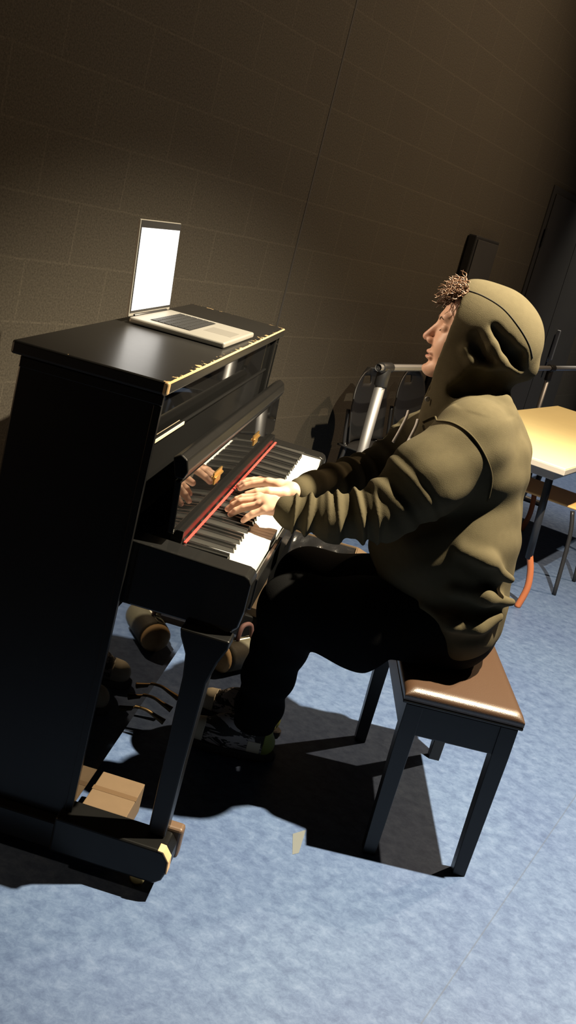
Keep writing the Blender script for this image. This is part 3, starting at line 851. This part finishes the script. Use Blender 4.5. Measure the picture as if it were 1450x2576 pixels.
inner.cone((0.66, PY, 1.20), (0.665, PY, 1.10), 0.078, 0.050, 0.03)
inner.cone((0.56, PY, 1.16), (0.66, PY, 1.12), 0.075, 0.060, 0.02)
hood.F = np.maximum(hood.F, -inner.F)
# front opening plane
hood.cut((0.5, 0.4, 0.99), (0.9, 0.9, 1.46), lambda X, Y, Z: (0.604+0.085*np.maximum(Z-1.17, 0)+0.10*np.minimum(Z-1.17, 0)*0-X)+0*Y, 0.006)
# merge hood into the garment
sl, _ = hd_.sub((0.54, 0.46, 1.00), (0.895, 0.795, 1.44))
xs = [hd_.ax[i][sl[i]] for i in range(3)]
def resample(S, xs):
    idx = [np.clip((x-S.lo[i])/S.h, 0, S.n[i]-1.001) for i, x in enumerate(xs)]
    i0 = [q.astype(int) for q in idx]; fr = [(q-i).astype(np.float32) for q, i in zip(idx, i0)]
    out = 0
    for a in (0, 1):
        for b_ in (0, 1):
            for c_ in (0, 1):
                wgt = (fr[0] if a else 1-fr[0])[:, None, None]*(fr[1] if b_ else 1-fr[1])[None, :, None]*(fr[2] if c_ else 1-fr[2])[None, None, :]
                out = out+wgt*S.F[np.ix_(i0[0]+a, i0[1]+b_, i0[2]+c_)]
    return out.astype(np.float32)
hv = resample(hood, xs)
hd_._app(sl, hv, 0.010, 'add')
# open the collar below the chin
hd_.cone((0.585, PY, 1.15), (0.69, PY, 1.20), 0.05, 0.058, 0.012, 'sub')
# flat underside where he sits
hd_.cut((0.2, 0.1, 0.40), (1.1, 1.1, 0.60), lambda X, Y, Z: (0.476-Z)+0*X+0*Y, 0.01)
V, Q = hd_.mesh()
ho, V = np_mesh('hoodie', V, Q, M_HOODIE, person, 2)
del hd_, hood, inner
bvh = BVHTree.FromPolygons([tuple(p) for p in V], [tuple(q) for q in Q])
def on_hoodie(x, z, side=-1, off=0.001):
    y = PY+side*0.6
    hit = bvh.ray_cast(Vector((x, y, z)), Vector((0, -side, 0)))
    return hit[0]+hit[1]*off if hit[0] is not None else None
M_SEAM = mat('olive_seam', (0.047, 0.039, 0.022), 0.95, spec=0.05)
def seam(name, pts, r, m, off=0.001, side=-1):
    P = [on_hoodie(p[0], p[2], side, off) for p in spline(pts, 8)]
    P = [p for p in P if p is not None]
    return MB().tube(P, r, 6).build(name, m, ho)
arm = [U(*q, 0.42) for q in [(1062, 1082), (1095, 1064), (1140, 1062), (1185, 1088), (1220, 1140), (1237, 1200), (1228, 1262)]]
seam('armhole_seam', arm, 0.0026, M_SEAM, 0.0012); seam('armhole_seam', arm, 0.0026, M_SEAM, 0.0012, 1)
hs_ = [U(*q, 0.56) for q in [(1168, 728), (1215, 744), (1265, 775), (1305, 822), (1330, 865), (1340, 900)]]
seam('hood_seam', hs_, 0.0014, mat('dark_seam', (0.010, 0.009, 0.006), 0.95), 0.0003); seam('hood_seam', hs_, 0.0014, M_SEAM, 0.0003, 1)
M_CORD = mat('grey_white_cord', (0.55, 0.53, 0.50), 0.8)
dc = [U(1052, 1056, 0.545), U(1046, 1075, 0.53), U(1028, 1110, 0.515), U(1012, 1138, 0.50), U(999, 1156, 0.49)]
MB().tube(spline(dc, 6), 0.0042, 8).build('drawstring', M_CORD, ho)
dc2 = [p+np.array([-0.028, 0.10, 0.0]) for p in dc[:4]]
MB().tube(spline(dc2, 6), 0.0038, 8).build('drawstring', M_CORD, ho)
MB().lathe([(0.003, -0.0012), (0.0065, -0.0012), (0.0065, 0.0012), (0.003, 0.0012)], U(1076, 1004, 0.545), (0.2, -1, 0.1), 14).build('eyelet', M_ALU, ho)

# trousers --------------------------------------------------------------
tr = SDF((0.24, 0.38, 0.08), (1.0, 0.90, 0.74), 0.0045)
def hang(amp, fr, ph):
    return lambda t, X, Y, Z: amp*np.sin(2*math.pi*fr*(t+0.2*Y+0.15*X)+ph)
tr.ell((0.85, PY, 0.570), (0.110, 0.200, 0.100), 0.0)
tr.cone((0.83, 0.530, 0.560), (0.62, 0.510, 0.512), 0.110, 0.118, 0.04)
tr.cone((0.62, 0.510, 0.512), (0.432, 0.525, 0.492), 0.113, 0.090, 0.04)
tr.cone((0.432, 0.525, 0.492), (0.410, 0.555, 0.28), 0.090, 0.067, 0.03, wob=hang(0.003, 2, 0.3))
tr.cone((0.410, 0.555, 0.28), (0.405, 0.580, 0.125), 0.068, 0.064, 0.02, wob=hang(0.005, 1.6, 1.0))
tr.cone((0.83, 0.72, 0.560), (0.62, 0.735, 0.512), 0.105, 0.110, 0.04)
tr.cone((0.62, 0.735, 0.512), (0.437, 0.75, 0.500), 0.110, 0.088, 0.04)
tr.cone((0.437, 0.75, 0.500), (0.405, 0.760, 0.28), 0.088, 0.066, 0.03, wob=hang(0.003, 2, 0.9))
tr.cone((0.405, 0.760, 0.28), (0.385, 0.770, 0.125), 0.066, 0.062, 0.02, wob=hang(0.005, 1.6, 0.2))
tr.cut((0.6, 0.3, 0.3), (1.1, 1.0, 0.56), lambda X, Y, Z: (0.474-Z)-np.maximum(0.700-X, 0)*1.6+0*Y, 0.01)
tr.cut((0.2, 0.3, 0.0), (0.6, 1.0, 0.20), lambda X, Y, Z: (0.105-Z)+0*X+0*Y, 0.004)
V, Q = tr.mesh()
np_mesh('trousers', V, Q, M_TROUSER, person, 2)
del tr

# shoes -------------------------------------------------------------------
M_SHOE = shoe_side_material()
M_SOLE = mat('dark_rubber_sole', (0.03, 0.028, 0.027), 0.8)
M_CREAM = mat('cream_leather', (0.72, 0.66, 0.50), 0.5)
M_GREEN = mat('olive_green_panel', (0.22, 0.26, 0.05), 0.6)
def shoe(cx, cy, yaw):
    T = Matrix.Translation((cx, cy, 0)) @ Matrix.Rotation(yaw, 4, 'Z')       # toe points to local -X
    Tn = np.array(T)
    def tp(p): return (Tn @ np.array([*p, 1.0]))[:3]
    lo = np.array([cx-0.19, cy-0.12, -0.005]); hi = np.array([cx+0.19, cy+0.12, 0.17])
    g = SDF(lo, hi, 0.0028)
    g.cone(tp((-0.095, 0.004, 0.038)), tp((-0.02, 0.0, 0.046)), 0.036, 0.040, 0.02)
    g.cone(tp((-0.02, 0.0, 0.046)), tp((0.085, 0.0, 0.048)), 0.040, 0.036, 0.02)
    g.cone(tp((-0.03, 0.0, 0.072)), tp((0.06, 0.0, 0.100)), 0.028, 0.036, 0.03)
    g.cone(tp((0.06, 0.0, 0.09)), tp((0.075, 0.0, 0.120)), 0.036, 0.038, 0.02)
    g.cut(lo-1, hi+1, lambda X, Y, Z: (0.014-Z)+0*X+0*Y, 0.002)
    V, Q = g.mesh()
    so, V = np_mesh('shoe', V, Q, M_SHOE, person, 1)
    # sole: outline swept up from the floor
    out = []
    for k in range(40):
        a = 2*math.pi*k/40
        x = -0.005+0.138*math.cos(a); wd = 0.045-0.010*max(0, math.cos(a))*0.8+0.004*(1 if math.cos(a) < -0.2 else 0)
        out.append((x, wd*math.copysign(abs(math.sin(a))**0.8, math.sin(a))))
    vs = []; n = len(out)
    for z, sc in ((0.0, 0.97), (0.006, 1.0), (0.020, 1.0), (0.024, 0.96)):
        for x, y in out: vs.append(T @ Vector((x*sc, y*sc, z)))
    fs = [tuple(range(n-1, -1, -1)), tuple(3*n+i for i in range(n))]
    for l in range(3):
        fs += [(l*n+i, l*n+(i+1) % n, (l+1)*n+(i+1) % n, (l+1)*n+i) for i in range(n)]
    MB().add(vs, fs, False).build('sole', M_SOLE, so, 0, smooth=False)
    def shell(name, lo_, hi_, m, grow):
        keep = []
        inv = np.array(T.inverted())
        L_ = (np.c_[V, np.ones(len(V))] @ inv.T)[:, :3]
        ok = np.all((L_ > np.array(lo_)) & (L_ < np.array(hi_)), 1)
        fq = Q[ok[Q].all(1)]
        used = np.unique(fq); mp = -np.ones(len(V), int); mp[used] = np.arange(len(used))
        me = so.data
        nr = np.zeros(len(V)*3, np.float32); me.vertices.foreach_get('normal', nr); nr = nr.reshape(-1, 3)
        o_, _ = np_mesh(name, V[used]+nr[used]*grow, mp[fq], m, so)
        sm = o_.modifiers.new('thick', 'SOLIDIFY'); sm.thickness = 0.003; sm.offset = -1
        return o_
    shell('toe_cap', (-0.16, -0.06, 0.022), (-0.078, 0.06, 0.12), M_CREAM, 0.0022)
    shell('heel_patch', (0.088, -0.06, 0.024), (0.14, 0.06, 0.105), M_GREEN, 0.0020)
    shell('quarter_panel', (0.045, -0.06, 0.024), (0.085, -0.012, 0.062), M_CREAM, 0.0016)
    shell('quarter_panel', (0.045, 0.012, 0.024), (0.085, 0.06, 0.062), M_CREAM, 0.0016)
    la = MB()
    for k in range(5):
        x = -0.062+k*0.019; z = 0.078+k*0.0085
        la.tube(spline([T @ Vector((x, -0.024, z-0.012)), T @ Vector((x+0.004, -0.010, z+0.003)), T @ Vector((x+0.008, 0.010, z+0.003)), T @ Vector((x+0.012, 0.024, z-0.012))], 4), 0.0026, 6)
    la.build('laces', mat('tan_laces', (0.45, 0.34, 0.20), 0.8), so)
    return so
shoe(0.352, 0.610, math.radians(6))
shoe(0.345, 0.780, math.radians(-6))

# hair ----------------------------------------------------------------------
hm = MB()
rnd = random.Random(3)
for i in range(210):
    # roots under the front rim of the hood, curls spill forward and up
    y = rnd.uniform(-0.062, 0.062); t = rnd.random()
    root = H(0.052+0.02*t, y, 0.104-0.030*t-0.006*(y/0.06)**2)
    dirv = hf*rnd.uniform(0.3, 1.0)+hu*rnd.uniform(-0.35, 0.65)+hs*rnd.uniform(-0.6, 0.6)
    dirv /= np.linalg.norm(dirv)
    ln = rnd.uniform(0.030, 0.062)
    s1 = np.cross(dirv, np.array([0.3, 0.8, 0.5])); s1 /= np.linalg.norm(s1); s2 = np.cross(dirv, s1)
    ph = rnd.uniform(0, 6.28); cr = rnd.uniform(0.004, 0.008); tw = rnd.uniform(0.7, 1.4)
    pts = []
    for k in range(12):
        u = k/11
        pts.append(root+dirv*ln*u+(s1*(math.cos(ph+tw*6.28*u)-math.cos(ph))+s2*(math.sin(ph+tw*6.28*u)-math.sin(ph)))*cr*min(1, u*2)-np.array([0, 0, 0.014])*u*u)
    hm.tube(pts, [0.0021*(1-0.6*k/11) for k in range(12)], 5, caps=False)
hm.build('hair', M_HAIR, person)

# ------------------------------------------------------------------ ballet barre behind
barre = thing('portable_barre', 'silver tube barre on posts with black joints in front of the back wall', 'barre', (0.5, 2.7, 0))
BH = 0.905
b0 = UZ(957, 925, BH); b1 = Vector(b0)+E2*4.2
b0 = Vector(b0)
MB().tube([b0-E2*0.02, b1], 0.0165, 16, caps=False).build('rail', M_ALU, barre)
MB().lathe([(0.0, 0), (0.0160, 0), (0.0160, 0.004), (0.0, 0.004)], b0-E2*0.012, tuple(E2), 16).build('tube_bore', M_BLACKPLASTIC, barre)
def post(d, r, top=0.0):
    p = b0+E2*d
    MB().tube([(p.x, p.y, 0.02), (p.x, p.y, BH-0.02)], r, 16).build('post', M_ALU, barre)
    j = MB().tube([p-E2*0.045, p+E2*0.055], 0.024, 16); j.tube([(p.x, p.y, BH), (p.x, p.y, BH-0.085)], r+0.006, 16)
    j.build('joint', M_BLACKPLASTIC, barre, 0.002)
    MB().tube([p-E1*0.24+Vector((0, 0, 0.018-BH)), p+E1*0.24+Vector((0, 0, 0.018-BH))], 0.018, 12).build('foot', M_BLACKPLASTIC, barre)
post(0.055, 0.0245); post(2.72, 0.016)

# ------------------------------------------------------------------ chairs by the wall
def shell_chair(loc, rz, label):
    t = thing('plastic_chair', label, 'chair', loc, 'black chairs along the back wall')
    t.rotation_euler.z = rz
    R = Matrix.Translation(loc) @ Matrix.Rotation(rz, 4, 'Z')     # faces local -Y... back at +Y
    # back shell with carrying hole
    N, Mm = 20, 18
    vs = []; fs = []; idx = {}
    for j in range(Mm+1):
        v = j/Mm; z = 0.46+0.36*v
        hw = 0.205*(1-0.10*v)*math.sqrt(max(0.0, 1-max(0, (v-0.55)/0.45)**2.4)) if v > 0.55 else 0.19+0.015*v/0.55
        hw = max(hw, 0.03)
        for i in range(N+1):
            u = -1+2*i/N
            vs.append(R @ Vector((u*hw, 0.19+0.05*v-0.045*u*u*(1-0.3*v), z)))
    for j in range(Mm):
        for i in range(N):
            u = -1+2*(i+0.5)/N; v = (j+0.5)/Mm
            if abs(u) < 0.26 and 0.76 < v < 0.90: continue
            a = j*(N+1)+i; fs.append((a, a+1, a+N+2, a+N+1))
    bk_ = MB().add(vs, fs, True).build('backrest', M_BLACKPLASTIC, t)
    sm = bk_.modifiers.new('thick', 'SOLIDIFY'); sm.thickness = 0.007
    vs = []; fs = []
    for j in range(13):
        for i in range(17):
            u = -1+2*i/16; v = -1+2*j/12
            hw = 0.20*(1-0.06*max(0, -v))
            z = 0.445-0.02*(1-u*u)*(1-v*v)-0.03*max(0, -v)**3
            vs.append(R @ Vector((u*hw, v*0.205, z)))
    for j in range(12):
        for i in range(16):
            a = j*17+i; fs.append((a, a+1, a+18, a+17))
    se = MB().add(vs, fs, True).build('seat', M_BLACKPLASTIC, t)
    sm = se.modifiers.new('thick', 'SOLIDIFY'); sm.thickness = 0.008
    for sx in (-1, 1):
        MB().tube([R @ Vector((sx*0.17, -0.17, 0.42)), R @ Vector((sx*0.20, -0.21, 0.0))], 0.010, 10).build('leg', M_BLACKSTEEL, t)
        MB().tube(spline([R @ Vector((sx*0.19, 0.20, 0.62)), R @ Vector((sx*0.18, 0.18, 0.46)), R @ Vector((sx*0.18, 0.17, 0.40)), R @ Vector((sx*0.20, 0.23, 0.0))], 5), 0.010, 10).build('leg', M_BLACKSTEEL, t)
    return t
crz = math.atan2(E2.y, E2.x)
shell_chair((0.375+0.20*E1.x, 3.235+0.20*E1.y, 0), crz, 'black plastic chair with handle hole nearest the keyboard, behind the silver post')
c2 = Vector((0.375, 3.235, 0))+E1*0.20+E2*0.52
shell_chair(tuple(c2), crz, 'black plastic chair by the wall partly hidden behind the hooded person')

# ------------------------------------------------------------------ open carton with black liner beside the piano
ct = thing('open_carton', 'open cardboard carton lined with black plastic beyond the keyboard end', 'box', (0.38, 1.75, 0))
mb = MB(); t_ = 0.005
mb.box(0.22, 0.54, 1.60, 1.60+t_, 0, 0.29).box(0.22, 0.54, 1.92-t_, 1.92, 0, 0.29).box(0.22, 0.22+t_, 1.605, 1.915, 0, 0.29).box(0.54-t_, 0.54, 1.605, 1.915, 0, 0.29).box(0.226, 0.534, 1.606, 1.914, 0.0, 0.006)
mb.build('carton_wall', M_CARD, ct)
MB().box(0, 0.14, -0.155, 0.155, 0, 0.004, Matrix.Translation((0.54, 1.76, 0.288)) @ Matrix.Rotation(math.radians(18), 4, 'Y')).build('flap', M_CARD, ct)
MB().box(-0.13, 0, -0.155, 0.155, 0, 0.004, Matrix.Translation((0.22, 1.76, 0.288)) @ Matrix.Rotation(math.radians(20), 4, 'Y')).build('flap', M_CARD, ct)
vs = []; fs = []
for j in range(33):
    for i in range(33):
        x = 0.228+0.304*i/32; y = 1.608+0.304*j/32
        e = min(i, 32-i, j, 32-j)/32
        vs.append((x, y, 0.285-0.05*min(1, e*4)+0.03*noise.noise(Vector((x*22, y*22, 0)))*min(1, e*8)))
for j in range(32):
    for i in range(32):
        a = j*33+i; fs.append((a, a+1, a+34, a+33))
MB().add(vs, fs, True).build('liner', M_BIN, ct)

# ------------------------------------------------------------------ bag on the floor beyond the pianist's feet
bag = thing('duffel_bag', 'small dark bag with tan rounded ends on the floor under the keyboard', 'bag', (0.28, 1.13, 0))
bl = MB()
prof = [(0.0, 0), (0.035, 0.0), (0.048, 0.012), (0.052, 0.04)]
bd = Vector((0.55, 0.84, 0)).normalized(); bc0 = Vector((0.215, 1.075, 0.053))
MB().lathe([(0.050, 0), (0.0525, 0.02), (0.0525, 0.16), (0.050, 0.18)], bc0, tuple(bd), 24).build('bag_body', mat('dark_olive_nylon', (0.045, 0.040, 0.022), 0.7, bump=0.5, bump_scale=60), bag)
MB().lathe([(0.0, -0.030), (0.022, -0.027), (0.040, -0.014), (0.0505, 0.0)], bc0, tuple(bd), 24).build('end_panel', mat('tan_suede', (0.50, 0.34, 0.16), 0.8), bag)
MB().lathe([(0.0505, 0.18), (0.040, 0.194), (0.022, 0.207), (0.0, 0.21)], bc0, tuple(bd), 24).build('end_panel', mat('tan_suede_end', (0.50, 0.34, 0.16), 0.8), bag)
MB().tube([bc0+bd*0.01+Vector((0, 0, 0.0525)), bc0+bd*0.17+Vector((0, 0, 0.0525))], 0.0022, 6).build('zip', mat('pale_zip', (0.7, 0.66, 0.55), 0.4), bag)
MB().tube(spline([bc0+bd*0.06+Vector((0, 0, 0.05)), bc0+bd*0.07+Vector((0, 0, 0.10)), bc0+bd*0.11+Vector((0, 0, 0.10)), bc0+bd*0.13+Vector((0, 0, 0.05))], 6), 0.008, 8).build('handle', mat('red_brown_webbing', (0.05, 0.017, 0.013), 0.8), bag)

# ------------------------------------------------------------------ table on the right
TZ = 0.74
TN = Vector((1.275, 2.345, 0))
tb = thing('table', 'pale yellow wooden table behind the seated person at the right edge', 'table', tuple(TN-E1*0.33+E2*1.05))
TL, TW = 2.15, 0.66
TM = Matrix.Translation(TN) @ Matrix(((E1.x, E2.x, 0), (E1.y, E2.y, 0), (0, 0, 1))).to_4x4()
MB().box(-TW, 0, 0, TL, TZ-0.026, TZ, TM).build('tabletop', M_TABLE, tb, 0.004)
MB().box(-TW-0.002, 0.002, -0.002, TL+0.002, TZ-0.031, TZ-0.0075, TM).build('edge_band', M_TABLEEDGE, tb, 0.002)
MB().box(-TW+0.06, -0.05, 0.06, TL-0.06, TZ-0.075, TZ-0.0315, TM).build('apron', M_TABLEEDGE, tb, 0.003)
for ex in (-0.10, -TW+0.10):
    for ey, sg in ((0.20, 1), (TL-0.20, -1)):
        MB().tube([TM @ Vector((ex, ey, TZ-0.076)), TM @ Vector((ex, ey+sg*0.10, 0.25))], 0.017, 12).build('leg', M_BLACKSTEEL, tb)
        MB().tube(spline([TM @ Vector((ex, ey+sg*0.095, 0.27)), TM @ Vector((ex+0.022, ey+sg*0.12, 0.19)), TM @ Vector((ex+0.03, ey+sg*0.135, 0.10)), TM @ Vector((ex+0.012, ey+sg*0.14, 0.0))], 6), 0.0155, 12).build('foot', M_RUST, tb)

# ------------------------------------------------------------------ tubular chair pushed under the table
tcx = TM @ Vector((-0.24, 0.95, 0))
tc_ = thing('tubular_chair', 'orange plywood seat chair with black tube frame pushed under the table', 'chair', tuple(tcx))
CM = Matrix.Translation(tcx) @ WROT
MB().box(-0.19, 0.19, -0.19, 0.19, 0.437, 0.449, CM).build('seat', M_ORANGEWOOD, tc_, 0.006, 3)
for sx in (-1, 1):
    MB().tube(spline([CM @ Vector((sx*0.17, -0.16, 0.425)), CM @ Vector((sx*0.18, -0.19, 0.30)), CM @ Vector((sx*0.19, -0.21, 0.0))], 4), 0.011, 10).build('leg', M_BLACKSTEEL, tc_)
    MB().tube(spline([CM @ Vector((sx*0.17, 0.16, 0.425)), CM @ Vector((sx*0.18, 0.19, 0.30)), CM @ Vector((sx*0.19, 0.21, 0.0))], 4), 0.011, 10).build('leg', M_BLACKSTEEL, tc_)
MB().tube(spline([CM @ Vector(p) for p in ((0.17, -0.18, 0.43), (0.20, -0.19, 0.50), (0.23, -0.15, 0.58), (0.24, 0.0, 0.61), (0.23, 0.15, 0.58), (0.20, 0.19, 0.50), (0.17, 0.18, 0.43))], 6), 0.012, 10).build('back_frame', M_BLACKSTEEL, tc_)

# ------------------------------------------------------------------ tape residue on the floor
tp_ = MB().prism([(0, 0), (0.001, 0), (0.001, 0.0005), (0, 0.0005)], 0, 0.001)
tp_ = MB(); q = [UZ(737, 2098, 0.0), UZ(770, 2088, 0.0), UZ(752, 2146, 0.0), UZ(736, 2150, 0.0)]
vs = [Vector((p[0], p[1], z)) for z in (0.0, 0.0006) for p in q]
tp_.add(vs, [(0, 1, 2, 3), (7, 6, 5, 4), (0, 4, 5, 1), (1, 5, 6, 2), (2, 6, 7, 3), (3, 7, 4, 0)])
to = tp_.build('tape_scrap', mat('pale_old_tape', (0.115, 0.125, 0.125), 0.6), None)
tag(to, 'small pale scrap of old tape stuck to the floor left of the bench', 'tape')
